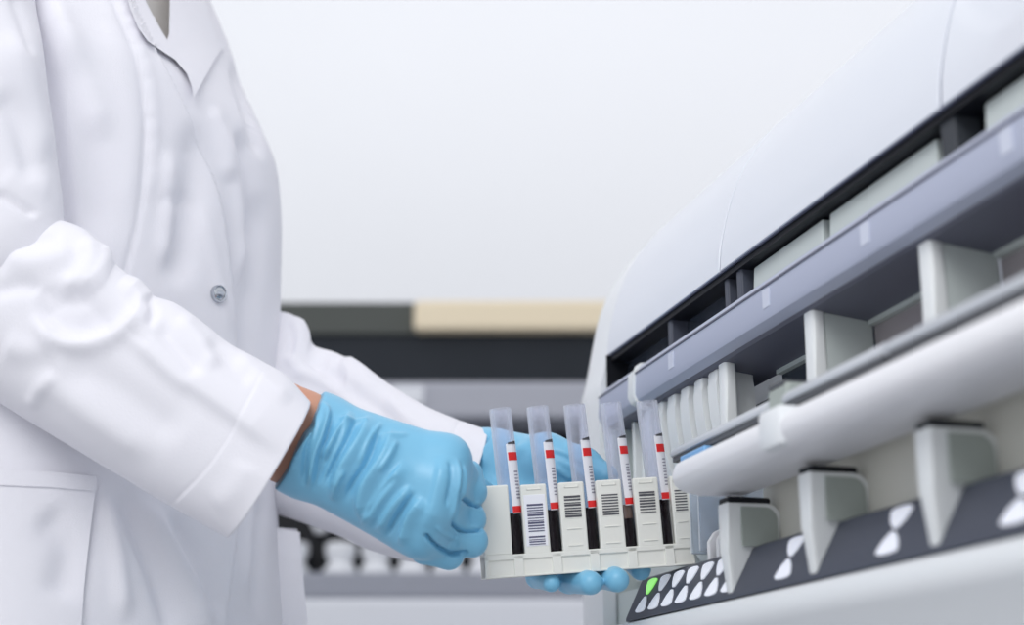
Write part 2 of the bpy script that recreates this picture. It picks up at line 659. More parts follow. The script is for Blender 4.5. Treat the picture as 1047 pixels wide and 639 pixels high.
# white loading bar that stands proud of the lanes
def bar_unit(s0, s1):
    bm = bmesh.new()
    prof = [(-.044, 1.0725), (-.054, 1.0720), (-.061, 1.068), (-.063, 1.062), (-.0615, 1.056), (-.056, 1.0525), (-.046, 1.0515), (-.02, 1.0515), (-.02, 1.0725)]
    I.prism(bm, prof, s0, s1, bev=.0035, seg=3)
    return obm('loading_bar', bm, M['bar'], ana, True, 40)
bar_unit(.204, SN)
bm = bmesh.new()
I.box(bm, .317, .341, -.0634, -.04, 1.0535, 1.0732, .003)
obm('bar_clip', bm, M['shell'], ana, True, 40)
# grey rail above it, in two lengths with a dark joint between
def rail(s0, s1, name='rail'):
    bm = bmesh.new()
    I.prism(bm, [(-.030, 1.0885), (-.043, 1.0870), (-.047, 1.0835), (-.047, 1.0805), (-.02, 1.0805), (-.02, 1.0885)], s0, s1, bev=.001)
    r = obm(name, bm, M['rail'], ana, True, 30)
    bm = bmesh.new()
    I.prism(bm, [(-.0455, 1.0804), (-.0455, 1.0775), (-.02, 1.0765), (-.02, 1.0804)], s0 + .001, s1)
    obm('rail_edge', bm, M['railedge'], r)
rail(.1655, .292)
rail(.312, .407)
rail(.411, SN)
bm = bmesh.new()
I.box(bm, .291, .313, -.044, -.02, 1.070, 1.092, .002)
obm('rail_joint', bm, M['sage'], ana)
bm = bmesh.new()
I.box(bm, .293, .311, -.0445, -.021, 1.0905, 1.0935, .001)
obm('joint_cap', bm, M['railedge'], ana)
bm = bmesh.new()
I.box(bm, .187, .222, -.050, -.03, 1.0705, 1.0772, .0015)
obm('blue_clip', bm, M['blue'], ana)['label'] = 'pale blue clip at the end of the loading bar'

# cream apron under the bar
bm = bmesh.new()
I.box(bm, .204, SN, -.0065, .004, 1.012, 1.075)
obm('apron', bm, M['beige'], ana)
# brackets: tapered white fin, dark cap, sage arch behind
def bracket(s):
    bm = bmesh.new()
    arc = [(-.014 + .009 * math.sin(t), 1.037 + .009 * math.cos(t)) for t in np.linspace(0, math.pi / 2, 7)]
    diag = [(-.005, 1.019), (-.012, 1.0165), (-.019, 1.0115), (-.026, 1.003), (-.0305, .9975)]
    prof = [(-.0345, .9972), (-.0375, 1.020), (-.0380, 1.046)] + arc + diag
    I.prism(bm, prof, s - .0065, s + .0065, bev=.0014)
    for v in bm.verts:
        z = v.co.z
        if z < 1.03:
            d = v.co - Vector(I(s - .0065, 0, 0))
            sd = d.dot(Vector(-LD))
            v.co -= Vector(-LD) * sd * .55 * (1.03 - z) / .033
    br = obm('bracket', bm, M['fin'], ana, True, 40)
    bm = bmesh.new()
    I.box(bm, s - .006, s + .007, -.0375, -.012, 1.0455, 1.0490, .001)
    obm('bracket_cap', bm, M['black'], br)
    bm = bmesh.new()
    arch = [(-.030, 1.022), (-.030, 1.0435)] + [(-.0155 + .007 * math.sin(t), 1.0365 + .007 * math.cos(t)) for t in np.linspace(0, math.pi / 2, 7)] + [(-.0085, 1.022)]
    I.prism(bm, arch, s + .0060, s + .0072)
    obm('bracket_inset', bm, M['sage'], br)
for s in (.217, .3135, .4205, .525):
    bracket(s)

# sloping dark status strip with hourglass lights
bm = bmesh.new()
I.prism(bm, [(-.0345, .9945), (-.0345, .9965), (-.0225, 1.0215), (-.018, 1.0235), (.004, 1.0235), (.004, .9945)], .052, SN)
strip = obm('status_strip', bm, M['dark'], ana, True, 30)
SLO = np.array([-.0345, .9965])
SHI = np.array([-.0225, 1.0215])
SNRM = np.array([-(SHI - SLO)[1], (SHI - SLO)[0]])
SNRM /= np.linalg.norm(SNRM)
def lens(s, t0, t1, w0, w1, m):
    """teardrop on the sloping face from height share t0 (wide w0) to t1 (narrow w1)"""
    bm = bmesh.new()
    out = []
    c = []
    for k in range(5):
        th = math.pi + math.pi * k / 4
        c.append((w0 * math.cos(th), t0 + (t1 - t0) * .12 * (1 + math.sin(th))))
    c += [(w0 * .92, t0 + (t1 - t0) * .35), (w0 * .66, t0 + (t1 - t0) * .68), (w1, t1), (-w1, t1), (-w0 * .66, t0 + (t1 - t0) * .68), (-w0 * .92, t0 + (t1 - t0) * .35)]
    for h in (.0002, .0009):
        row = []
        for x, t in c:
            ab = SLO + (SHI - SLO) * t + SNRM * h
            row.append(bm.verts.new(tuple(map(float, I(s + x, ab[0], ab[1])))))
        out.append(row)
    n = len(c)
    for i in range(n):
        j = (i + 1) % n
        bm.faces.new((out[0][i], out[0][j], out[1][j], out[1][i]))
    bm.faces.new(out[1])
    bm.faces.new(out[0][::-1])
    return obm('status_light', bm, m, strip)
pairs = [(.0745 + .0222 * k, .0078) for k in range(7)] + [(.2755, .0085), (.3774, .009), (.4707, .009), (.573, .009)]
for k, (s, w) in enumerate(pairs):
    lens(s, .08, .48, w, .0016, M['led'])
    o = lens(s + .001, .94, .54, w, .0016, M['greenled'] if k == 0 else M['led'])
    if k == 0:
        o['label'] = 'green lit status light'

# ================================================================== BACKGROUND ANALYZER
YB = 2.6
def bz(y):
    return P(520, y, YB)[2]
def bx(x):
    return P(x, 500, YB)[0]
bg = empty('bench_analyzer', (-.1, YB + .3, 0), 'blurred grey analyzer with dark window and beige lid against the back wall', 'analyzer')
BXL, BXR = -1.3, 1.6
def bbox(name, x0, x1, y0, y1, z0, z1, m, bev=.004, parent=bg):
    bm = bmesh.new()
    hexa(bm, [(x0, y0, z0), (x1, y0, z0), (x1, y1, z0), (x0, y1, z0), (x0, y0, z1), (x1, y0, z1), (x1, y1, z1), (x0, y1, z1)], bev)
    return obm(name, bm, m, parent)
bbox('body', BXL, BXR, YB + .14, YB + .75, .05, bz(302), M['bwhite'])
bbox('plinth', BXL + .05, BXR - .05, YB + .2, YB + .7, 0, .06, M['dark'])
bbox('top_panel', BXL, BXR, YB + .05, YB + .7, bz(334), bz(301), M['olive'])
bbox('lid', bx(418), BXR - .2, YB + .02, YB + .4, bz(334), bz(303), M['tan'], .01)
bbox('window', BXL, BXR, YB + .06, YB + .2, bz(389), bz(333), M['bglass'])
bbox('front_band', BXL, BXR, YB, YB + .2, bz(428), bz(389), M['bband'], .01)
bbox('bay_lining', BXL, BXR, YB + .12, YB + .2, bz(592), bz(426), M['black'])
bbox('shelf', BXL, BXR, YB - .02, YB + .2, bz(613), bz(586), M['bband2'], .008)
bbox('lower_front', BXL, BXR, YB - .03, YB + .3, .06, bz(613), M['bwhite'], .01)
bbox('handle', bx(398), bx(432), YB - .012, YB + .01, bz(415), bz(396), M['bwhite'], .005)
# bottles on its shelf
def lathe(name, prof, seg, m, parent, c):
    bm = bmesh.new()
    rows = [[bm.verts.new((c[0] + r * math.cos(2 * math.pi * k / seg), c[1] + r * math.sin(2 * math.pi * k / seg), c[2] + z)) for k in range(seg)] for r, z in prof]
    for A, B in zip(rows, rows[1:]):
        for k in range(seg):
            bm.faces.new((A[k], A[(k + 1) % seg], B[(k + 1) % seg], B[k]))
    bm.faces.new(rows[0][::-1])
    bm.faces.new(rows[-1])
    return obm(name, bm, m, parent, True, 40)
xs = [298, 347, 384, 421, 458, 495, 532, 569]
names = ['short white reagent bottle at the coat end of the far shelf row', 'short white reagent bottle, first right of the coat edge', 'short white reagent bottle second right of the coat edge',
         'short white reagent bottle third right of the coat, left of the fist', 'short white reagent bottle seen just under the gloved fist', 'short white reagent bottle behind the left end of the tube rack',
         'short white reagent bottle behind the second tube of the rack', 'short white reagent bottle behind the third tube, end of the row']
zb = bz(586)
for x, lab in zip(xs, names):
    c = (bx(x), YB + .055, zb)
    e = empty('reagent_bottle', c, lab, 'bottle', 'white bottles on the far analyzer shelf')
    r = .0268
    lathe('bottle', [(r * 1.15, 0), (r * 1.15, .012), (r * .80, .024), (r * .80, .028), (r * 1.08, .040), (r * 1.08, .058), (r * .9, .062)], 20, M['bottle'], e, c)
# long pipette guard hanging in the bay
e = empty('hanging_nozzle', (bx(325), YB + .05, bz(525)), 'blurred white nozzle hanging in the dark bay beside the coat', 'nozzle')
lathe('nozzle', [(.010, 0), (.020, .02), (.018, .07), (.012, .13)], 16, M['bottle'], e, (bx(325), YB + .06, bz(540)))
bm = bmesh.new()
hexa(bm, [(bx(325) - .004, YB + .056, bz(480)), (bx(325) + .004, YB + .056, bz(480)), (bx(325) + .004, YB + .064, bz(480)), (bx(325) - .004, YB + .064, bz(480)),
          (bx(325) - .004, YB + .056, bz(427)), (bx(325) + .004, YB + .056, bz(427)), (bx(325) + .004, YB + .064, bz(427)), (bx(325) - .004, YB + .064, bz(427))])
obm('rod', bm, M['dark'], e)

# ================================================================== TUBE RACK
BL = P(497, 592, .862)
BR = P(712, 577, .880)
RLEN = np.linalg.norm(BR - BL)
ru = (BR - BL) / RLEN
tv = P(493, 497, .857) - BL
rv = tv - ru * (tv @ ru)
RH = np.linalg.norm(rv)
rv /= RH
rn = np.cross(rv, ru)           # away from the camera
if rn[1] < 0:
    rn = -rn
K = Frame(BL, ru, rn, rv)       # along, depth, up
RD = .023
rk = empty('tube_rack', K(RLEN / 2, RD / 2, 0), 'off white plastic tube rack with barcodes held in both gloved hands', 'rack')
SL0, SLW, PITCH = .0172, .0076, .02345
SB = .0135
bm = bmesh.new()
# base block with recesses between the slot posts
K.box(bm, 0, RLEN, .0012, RD - .0012, 0, SB - .001, .0006)
K.box(bm, 0, RLEN, 0, RD, SB - .0032, SB, .0005)
K.box(bm, 0, RLEN, 0, RD, 0, .0012, .0004)
slots = [SL0 + PITCH * k for k in range(5)]
for s in slots:
    K.box(bm, s + .0005, s + SLW - .0012, 0, RD, .0006, SB - .0005, .0004)
K.box(bm, 0, .0022, 0, RD, .0006, SB, .0004)
K.box(bm, RLEN - .0012, RLEN, 0, RD, .0006, SB, .0004)
edges = [0] + [v for s in slots for v in (s, s + SLW)] + [RLEN]
for k in range(6):
    a0, a1 = edges[2 * k], edges[2 * k + 1]
    h = RH - (.0 if k == 0 else .0006)
    K.box(bm, a0, a1, 0, .0045, SB - .001, h, .0009)
    K.box(bm, a0, a1, RD - .0045, RD, SB - .001, h, .0009)
    if k in (0, 5):
        K.box(bm, a0, a1, .002, RD - .002, SB - .001, h - .001)
    else:
        mid = (a0 + a1) / 2
        K.box(bm, mid - .002, mid + .002, .003, RD - .003, SB - .001, h - .002)
    if k:
        if k > 1:
            w = (a1 - a0) * .28
            mid = (a0 + a1) / 2
            for zz in (RH * .47, RH * .29):
                K.box(bm, mid - w, mid + w, -.0006, .001, zz, zz + .0007, .0002)
        mid = (a0 + a1) / 2
        K.box(bm, mid - .0045, mid + .0045, -.0005, .001, h - .0035, h - .0028, .0002)
        K.box(bm, mid - .0045, mid - .0038, -.0005, .001, h - .0035, h - .0010, .0002)
        K.box(bm, mid + .0038, mid + .0045, -.0005, .001, h - .0035, h - .0010, .0002)
    else:
        K.box(bm, a0 + .001, a1 - .001, -.0004, .001, SB + .0005, SB + .0012, .0002)
obm('rack_body', bm, M['rack'], rk)
def barcode(parent, a0, a1, z0, z1, n, m, seed):
    r = random.Random(seed)
    bm = bmesh.new()
    z = z0
    step = (z1 - z0) / n
    for k in range(n):
        th = step * r.choice((.35, .45, .6, .75))
        K.box(bm, a0, a1, -.0005, .0002, z, z + th)
        z += step
    obm('barcode', bm, m, parent)
for k in range(1, 6):
    a0, a1 = edges[2 * k], edges[2 * k + 1]
    mid, hw = (a0 + a1) / 2, (a1 - a0) / 2
    bm = bmesh.new()
    if k == 1:
        K.box(bm, a0 + .0013, a1 - .0013, -.0003, .0005, SB + .004, RH - .007, .0002)
        lb = obm('barcode_label', bm, M['paper'], rk)
        lb['label'] = 'larger white sticker'
        barcode(lb, mid - hw * .62, mid + hw * .62, RH * .47, RH * .78, 11, M['inkv'], 3)
        barcode(lb, mid - hw * .62, mid + hw * .62, RH * .33, RH * .43, 4, M['inkv'], 4)
    else:
        K.box(bm, mid - hw * .74, mid + hw * .74, -.0002, .0005, RH * .585, RH * .855, .0001)
        lb = obm('barcode_label', bm, M['rack'], rk)
        barcode(lb, mid - hw * .64, mid + hw * .64, RH * .60, RH * .845, 8, M['ink'], 10 + k)

# ------------------------------------------------------------------ blood tubes
TR = .0069
TL = .0995
lean = math.radians(-2.2)
tu = ru * math.cos(lean) + rv * math.sin(lean) * 0
def tube(k, label):
    c0 = K(slots[k] + SLW / 2, RD / 2 - .001, .004)
    ax = rv * math.cos(lean) + ru * math.sin(lean)
    e1 = ru * math.cos(lean) - rv * math.sin(lean)
    e2 = rn                                    # away from camera
    T = lambda r, th, z: c0 + e1 * r * math.cos(th) + e2 * r * math.sin(th) + ax * z
    e = empty('blood_tube', c0, label, 'test tube', 'blood tubes standing in the rack')
    def lt(name, prof, m, parent, seg=40, th0=0, th1=2 * math.pi, cap=True):
        bm = bmesh.new()
        full = abs(th1 - th0) > 6.28
        ths = np.linspace(th0, th1, seg + (0 if full else 1), endpoint=not full)
        rows = [[bm.verts.new(tuple(map(float, T(r, t, z)))) for t in ths] for r, z in prof]
        n = len(ths)
        for A, B in zip(rows, rows[1:]):
            for i in range(n if full else n - 1):
                bm.faces.new((A[i], A[(i + 1) % n], B[(i + 1) % n], B[i]))
        if cap and full:
            bm.faces.new(rows[0][::-1])
            bm.faces.new(rows[-1])
        return obm(name, bm, m, parent, True, 50)
    # hollow wall: outside up, rim, inside down
    wall = [(.0012, .0), (.004, .0012), (.006, .0035), (TR, .0075), (TR, TL - .0008), (TR - .0003, TL), (TR - .0008, TL), (TR - .0011, TL - .0008), (TR - .0011, .0075), (.005, .0045), (.0035, .0024), (.001, .0014)]
    top = (.0345, .0352, .0350, .0268, .0372)[k]
    zt = top + (.0085 if k == 3 else 0)
    lt('tube_wall', [(TR, zt), (TR, TL - .0008), (TR - .0003, TL), (TR - .0008, TL), (TR - .0011, TL - .0008), (TR - .0011, zt)], M['clear'], e, cap=False)
    lt('tube_bottom', wall[:4] + [(TR, zt), (TR - .0011, zt)] + wall[8:], M['clearlow'], e, cap=False)
    ri = TR - .0013
    lt('blood', [(.001, .0018), (.0034, .0030), (.0049, .0050), (ri, .0080), (ri, top), (ri - .0008, top - .0003)], M['blood'], e)
    if k == 3:
        lt('serum', [(ri, top), (ri, top + .0085), (ri - .001, top + .0083)], M['serum'], e)
        top += .0085
    # wrapped paper label on the right of the front, printed
    rl = TR + .00018
    th0, th1 = math.radians(-90), math.radians(-18)
    def strip(name, m, z0, z1, a0, a1, dr, parent, slant=0):
        bm = bmesh.new()
        ths = np.linspace(a0, a1, 15)
        rows = []
        for r in (rl + dr, rl + dr + .00012):
            for z in (z0, z1):
                rows.append([bm.verts.new(tuple(map(float, T(r, t, z + (slant * (i / 14) if z == z1 else 0))))) for i, t in enumerate(ths)])
        a, b, c, d = rows
        for i in range(14):
            bm.faces.new((c[i], c[i + 1], d[i + 1], d[i]))
            bm.faces.new((a[i], b[i], b[i + 1], a[i + 1]))
            bm.faces.new((b[i], d[i], d[i + 1], b[i + 1]))
            bm.faces.new((a[i], a[i + 1], c[i + 1], c[i]))
        for i in (0, 14):
            bm.faces.new((a[i], b[i], d[i], c[i]))
        return obm(name, bm, m, parent, True, 50)
    lz0 = top - .0005
    lab = strip('tube_label', M['paper'], lz0, .0765, th0, th1, 0, e, .003)
    strip('red_stripe', M['red'], .0665, .0715, math.radians(-84), math.radians(-24), .0002, lab)
    strip('red_stripe', M['red'], lz0 + .0005, lz0 + .0045, th0, th1, .0002, lab)
    strip('black_mark', M['ink'], .0765, .0775, math.radians(-80), math.radians(-30), .0002, lab, .0012)
    bmz = lz0 + .009
    r = random.Random(40 + k)
    for q in range(9):
        z0 = bmz + q * .0020
        strip('print_line', M['inkl'], z0, z0 + .0006 + r.random() * .0004, math.radians(-62), math.radians(-38), .0002, lab)
for k, lab in enumerate(['first clear blood tube from the fist, next to the blank rack end panel',
                         'second clear blood tube from the fist, beside the white sticker',
                         'third clear blood tube, the middle one of the five in the rack',
                         'clear blood tube with a brown layer above lower dark blood, fourth from the fist',
                         'clear blood tube nearest the analyzer lanes, fifth from the fist']):
    tube(k, lab)

# ================================================================== PERSON
per = empty('person', (-.30, .97, 0), 'person in white lab coat and blue gloves leaning to load the tube rack', 'person')
PHI = math.radians(25)
FD = np.array([math.cos(PHI), -math.sin(PHI), 0])      # facing direction
LDIR = np.array([math.sin(PHI), math.cos(PHI), 0])     # the person's left

# ---- torso of the coat: rings keyed by picture height -> (silhouette x, half width, half depth, centre Y)
KEY = [(-190, 168, .062, .060, 1.00), (-150, 172, .075, .062, 1.00), (-100, 184, .115, .066, .99), (-50, 198, .150, .074, .98), (0, 212, .165, .085, .975), (50, 233, .168, .095, .97), (100, 251, .169, .102, .97), (150, 273, .169, .109, .97),
       (180, 284, .169, .113, .97), (230, 288, .169, .115, .97), (300, 287, .170, .115, .97), (400, 286, .175, .115, .97), (500, 284, .178, .117, .97), (560, 286, .182, .119, .97),
       (639, 291, .186, .122, .97), (800, 300, .20, .13, .97), (1000, 310, .21, .135, .97)]
rows = spline(KEY, 330)
NT = 420
tt = np.linspace(-math.pi, math.pi, NT, endpoint=False)
def pxof(v):
    q = v - CAM
    w = q @ FW
    return np.stack([523.5 + F * (q @ RT) / w, 319.5 - F * (q @ UP) / w], -1)
def ringset(rows, sw=1, sd=1):
    out = []
    for y, xs, w, d, cy in rows:
        w, d2 = w, d
        ext = math.hypot(d * FD[0], w * LDIR[0])
        yy = cy - .03
        p = P(xs, y, yy)
        c = np.array([p[0] - ext, cy, p[2]])
        ct, st = np.cos(tt), np.sin(tt)
        n = 2.25
        ct = np.sign(ct) * np.abs(ct) ** (2 / n)
        st = np.sign(st) * np.abs(st) ** (2 / n)
        back = np.where(np.cos(tt) < 0, .85, 1.0)
        shape = (d2 * back * ct)[:, None] * FD + (w * st)[:, None] * LDIR
        for _ in range(5):
            px = pxof(c + shape)
            i = px[:, 0].argmax()
            c = c + RT * (xs - px[i, 0]) * (cy / F) - np.array([0, 0, 1.]) * (y - px[i, 1]) * (cy / F) * 1.08
        out.append(c + (d2 * sd * back * ct)[:, None] * FD + (w * sw * st)[:, None] * LDIR)
    return np.array(out)
R3 = ringset(rows)
tv_, tf_ = loft(R3)
tv_ = np.array(tv_)
if True:
    # consistent outward normals
    nn = normals(tv_, tf_)
    cc = R3.mean(1).repeat(NT, 0)
    if ((tv_ - cc) * nn).sum() < 0:
        tf_ = tf_[:, ::-1]
EDGE = [(127, -30), (130, 0), (141, 29), (160, 62), (178, 96), (196, 135), (212, 172), (224, 215), (230, 262), (236, 330), (239, 400), (241, 480), (237, 551), (230, 610), (222, 680)]
torso_strokes = [
    ('step', EDGE, 2.2, .0060),
    ('fold', [(198, 205), (212, 255), (221, 300), (232, 350)], 5, .0014),
    ('line', [(105, -20), (118, 20), (137, 67), (145, 110), (147, 150), (142, 220), (126, 285)], 2.6, -.0016),
    ('fold', [(112, -10), (130, 30), (148, 80), (155, 120), (156, 160), (150, 230)], 6, .0012),
    ('fold', [(98, 0), (122, 60), (134, 110), (136, 160), (130, 230)], 10, .0010),
    ('fold', [(60, 40), (80, 100), (92, 170), (96, 260)], 22, -.0045),
    ('fold', [(34, -10), (60, 20), (82, 70), (108, 150)], 14, .0035),
    ('fold', [(190, 120), (196, 180), (186, 240), (180, 300)], 14, -.004),
    ('fold', [(168, 150), (172, 210), (168, 280)], 9, .0030),
    ('fold', [(160, 200), (180, 206), (198, 200)], 9, -.0012),
    ('fold', [(243, 128), (252, 170), (258, 215), (255, 260)], 9, -.0045),
    ('fold', [(268, 190), (262, 250), (252, 320), (248, 390)], 9, -.0040),
    ('fold', [(224, 120), (240, 170), (247, 240), (245, 300)], 8, .0028),
    ('fold', [(236, 60), (252, 110), (270, 165)], 5, -.0035),
    ('fold', [(216, 105), (228, 150), (233, 190)], 7, .0025),
    ('line', [(32, -40), (40, 20), (52, 80), (62, 140), (70, 200), (72, 260)], 11, -.013),
    # below the sleeve
    ('fold', [(112, 490), (140, 540), (165, 600), (182, 660)], 10, -.0045),
    ('fold', [(140, 505), (170, 555), (196, 610), (212, 660)], 11, .0042),
    ('fold', [(168, 520), (198, 570), (220, 640)], 8, -.0034),
    ('fold', [(104, 500), (118, 560), (128, 640)], 9, .003),
    ('fold', [(266, 500), (262, 560), (266, 640)], 7, -.003),
    ('fold', [(246, 420), (256, 520), (250, 620)], 7, .0025),
    ('fold', [(40, 520), (70, 560), (60, 620)], 18, -.003),
]
rr = random.Random(5)
# puckers along the seam
SEAM = spline([(112, 8), (124, 36), (137, 67), (145, 110), (147, 150), (142, 220), (130, 275)], 26)
for k in range(1, 25):
    x, y = SEAM[k]
    torso_strokes.append(('blob', [(x + 5 + rr.random() * 3, y), (5, 3.2)], 1, (.0001 + .0004 * rr.random()) * (1 if k % 2 else -1)))
torso_strokes = [(k, p, w, a * (1.5 if k == 'fold' or k == 'crease' else 1)) for k, p, w, a in torso_strokes]
tv_ = sculpt(tv_, tf_, torso_strokes)
torso_bvh = BVHTree.FromPolygons([tuple(v) for v in tv_], [tuple(int(i) for i in f) for f in tf_])

# open the V neck
def inpoly(p, poly):
    c = np.zeros(len(p), bool)
    n = len(poly)
    for i in range(n):
        (x1, y1), (x2, y2) = poly[i], poly[(i + 1) % n]
        m = ((y1 > p[:, 1]) != (y2 > p[:, 1])) & (p[:, 0] < (x2 - x1) * (p[:, 1] - y1) / (y2 - y1 + 1e-12) + x1)
        c ^= m
    return c
fc = tv_[tf_].mean(1)
front = ((fc - fc.mean(0)) @ FD > 0) & ((fc - CAM) @ FW < 1.15)
fpx = pxof(fc)
VP_ = [(141, -80), (143, -5), (157, 17), (171, 42), (175.5, 34), (177, -80)]
cut = inpoly(fpx, VP_) & front & (normals(tv_, tf_)[tf_[:, 0]] @ FD > -.1)
coat_v, coat_f = [tv_], [tf_[~cut]]

# ---- sleeves
def sleeve(st, n, m, ex=2.3, inner=True, flip=False):
    """stations: top (x,y), bottom (x,y), Y of axis, half depth"""
    s = spline([(*a, *b, Y, h) for a, b, Y, h in st], n)
    th = np.linspace(0, 2 * math.pi, m, endpoint=False)
    rings = []
    for tx, ty, bx_, by, Y, h in s:
        T, B = P(tx, ty, Y), P(bx_, by, Y)
        c, e1 = (T + B) / 2, (T - B) / 2
        ct = np.sign(np.cos(th)) * np.abs(np.cos(th)) ** (2 / ex)
        sn = np.sign(np.sin(th)) * np.abs(np.sin(th)) ** (2 / ex)
        dv = c - CAM
        dv = dv / np.linalg.norm(dv) + np.array([-.10, 0, .03])
        dv = dv - e1 * (dv @ e1) / (e1 @ e1)
        dv /= np.linalg.norm(dv)
        rings.append(c + ct[:, None] * e1 - sn[:, None] * h * dv)
    rings = np.array(rings)
    v, f = loft(rings)
    nn = normals(v, f)
    if ((v - rings.mean(1).repeat(m, 0)) * nn).sum() < 0:
        f = f[:, ::-1]
    return v, f, rings
def close_cuff(v, f, n, m, depth=22, th=.0016):
    """roll the hem in and run the lining back up the sleeve"""
    v = np.array(v)
    last = v[-m:]
    c = last.mean(0)
    c2 = v[-2 * m:-m].mean(0)
    ax = (c - c2) / np.linalg.norm(c - c2)
    rad = last - c
    rn_ = np.linalg.norm(rad, axis=1, keepdims=True)
    inn = [last + ax * th * .4 - rad / rn_ * th * .3, last + ax * th * .5 - rad / rn_ * th, last - rad / rn_ * th * 1.9]
    for k in range(4, depth, 3):
        inn.append(v[len(v) - k * m:len(v) - (k - 1) * m] * 1.0)
    base = len(v)
    out = [v] + inn[:3]
    for q in inn[3:]:
        cq = q.mean(0)
        rq = q - cq
        out.append(q - rq / np.linalg.norm(rq, axis=1, keepdims=True) * .0022)
    V = np.vstack(out)
    tot = (len(V) - base) // m
    F_ = [f]
    flip = None
    prev = base - m
    for r in range(tot):
        cur = base + r * m
        j = np.arange(m)
        k = (j + 1) % m
        q = np.stack([prev + j, prev + k, cur + k, cur + j], -1)
        # same winding as the outside
        a = np.asarray(f[-1])
        F_.append(q)
        prev = cur
    return V, np.vstack(F_)

NS, MS = 300, 200
near_st = [((-150, 250), (-190, 330), .80, .042), ((-95, 226), (-165, 352), .80, .047), ((-50, 219), (-120, 360), .80, .049), ((0, 222), (-78, 372), .80, .050), ((34, 223), (-45, 386), .80, .050), ((60, 227), (-22, 399), .80, .049), ((85, 237), (2, 413), .80, .048), ((100, 255), (25, 427), .80, .047),
           ((108, 273), (42, 437), .80, .046), ((126, 283), (60, 448), .80, .046), ((142, 297), (80, 460), .80, .045), ((153, 307), (100, 472), .80, .044), ((176, 312), (124, 486), .80, .043), ((203, 330), (148, 501), .80, .042), ((232, 352), (170, 514), .80, .041),
           ((262, 368), (192, 527), .80, .040), ((290, 384), (212, 538), .80, .039), ((315, 410), (231, 549), .80, .038)]
sv, sf, srings = sleeve(near_st, NS, MS)
near_strokes = [
    ('crease', [(100, 246), (106, 262), (98, 284), (80, 300)], 8, .006),
    ('fold', [(84, 240), (92, 262), (82, 284), (58, 296)], 9, .0050),
    ('crease', [(36, 300), (52, 326), (78, 338), (106, 332), (126, 314)], 8, -.0060),
    ('fold', [(34, 286), (60, 306), (88, 306), (104, 290)], 9, -.0030),
    ('fold', [(30, 318), (56, 346), (90, 352), (124, 338), (140, 312)], 10, .0052),
    ('fold', [(0, 262), (30, 268), (60, 262), (78, 250)], 12, .0040),
    ('fold', [(0, 244), (40, 246), (66, 240)], 7, -.0020),
    ('fold', [(-10, 300), (20, 292), (44, 296)], 9, -.0035),
    ('crease', [(124, 288), (140, 304), (140, 322), (130, 340)], 7, .0050),
    ('fold', [(146, 304), (156, 322), (150, 340)], 6, -.0030),
    ('crease', [(116, 330), (150, 358), (184, 388), (200, 396), (230, 416), (270, 446), (296, 462)], 9, .0052),
    ('fold', [(160, 330), (176, 352), (196, 374), (202, 390)], 9, -.0040),
    ('fold', [(180, 322), (206, 352), (224, 380)], 9, .0032),
    ('fold', [(210, 346), (236, 372), (262, 392)], 10, -.0024),
    ('fold', [(240, 362), (270, 390), (300, 412)], 9, .0022),
    ('fold', [(60, 368), (110, 392), (150, 420), (190, 452)], 20, -.0040),
    ('fold', [(20, 380), (60, 400), (100, 430), (160, 470)], 14, .0030),
    ('fold', [(30, 420), (40, 400), (60, 380)], 8, .0022),
    ('fold', [(0, 352), (30, 358), (60, 350)], 14, .0030),
    ('line', [(266, 384), (240, 436), (212, 478), (176, 514)], 2.0, -.0004),
    ('step', [(268, 382), (242, 434), (214, 477), (178, 516)], 2, -.0007),
    ('fold', [(256, 470), (240, 500), (216, 520)], 14, .0020),
]
near_strokes = [(k, p, w, a * .82) for k, p, w, a in near_strokes]
sv = sculpt(sv, sf, near_strokes)
sv, sf = close_cuff(sv, sf, NS, MS)
off = sum(len(x) for x in coat_v)
coat_v.append(sv)
coat_f.append(sf + off)

upper_st = [((38, -230), (-120, -230), .90, .055), ((36, -150), (-150, -160), .86, .064), ((26, -70), (-165, -70), .82, .066), ((29, 0), (-160, 10), .80, .064), ((40, 50), (-155, 80), .79, .060), ((47, 110), (-150, 150), .79, .056), ((57, 170), (-150, 220), .79, .052), ((63, 215), (-150, 280), .79, .050), ((60, 250), (-150, 330), .795, .046), ((20, 285), (-130, 345), .80, .036)]
uv, uf, _ = sleeve(upper_st, 200, 160)
uv = sculpt(uv, uf, [
    ('fold', [(0, 30), (24, 60), (40, 110), (48, 170)], 12, .003),
    ('fold', [(-5, 90), (20, 130), (36, 190)], 11, -.003),
    ('fold', [(-6, 194), (16, 207), (40, 222)], 4, -.0030),
    ('fold', [(0, 176), (24, 190), (56, 196)], 12, .0012),
    ('fold', [(10, -10), (22, 20), (34, 60)], 6, -.002),
])
off = sum(len(x) for x in coat_v)
coat_v.append(uv)
coat_f.append(uf + off)

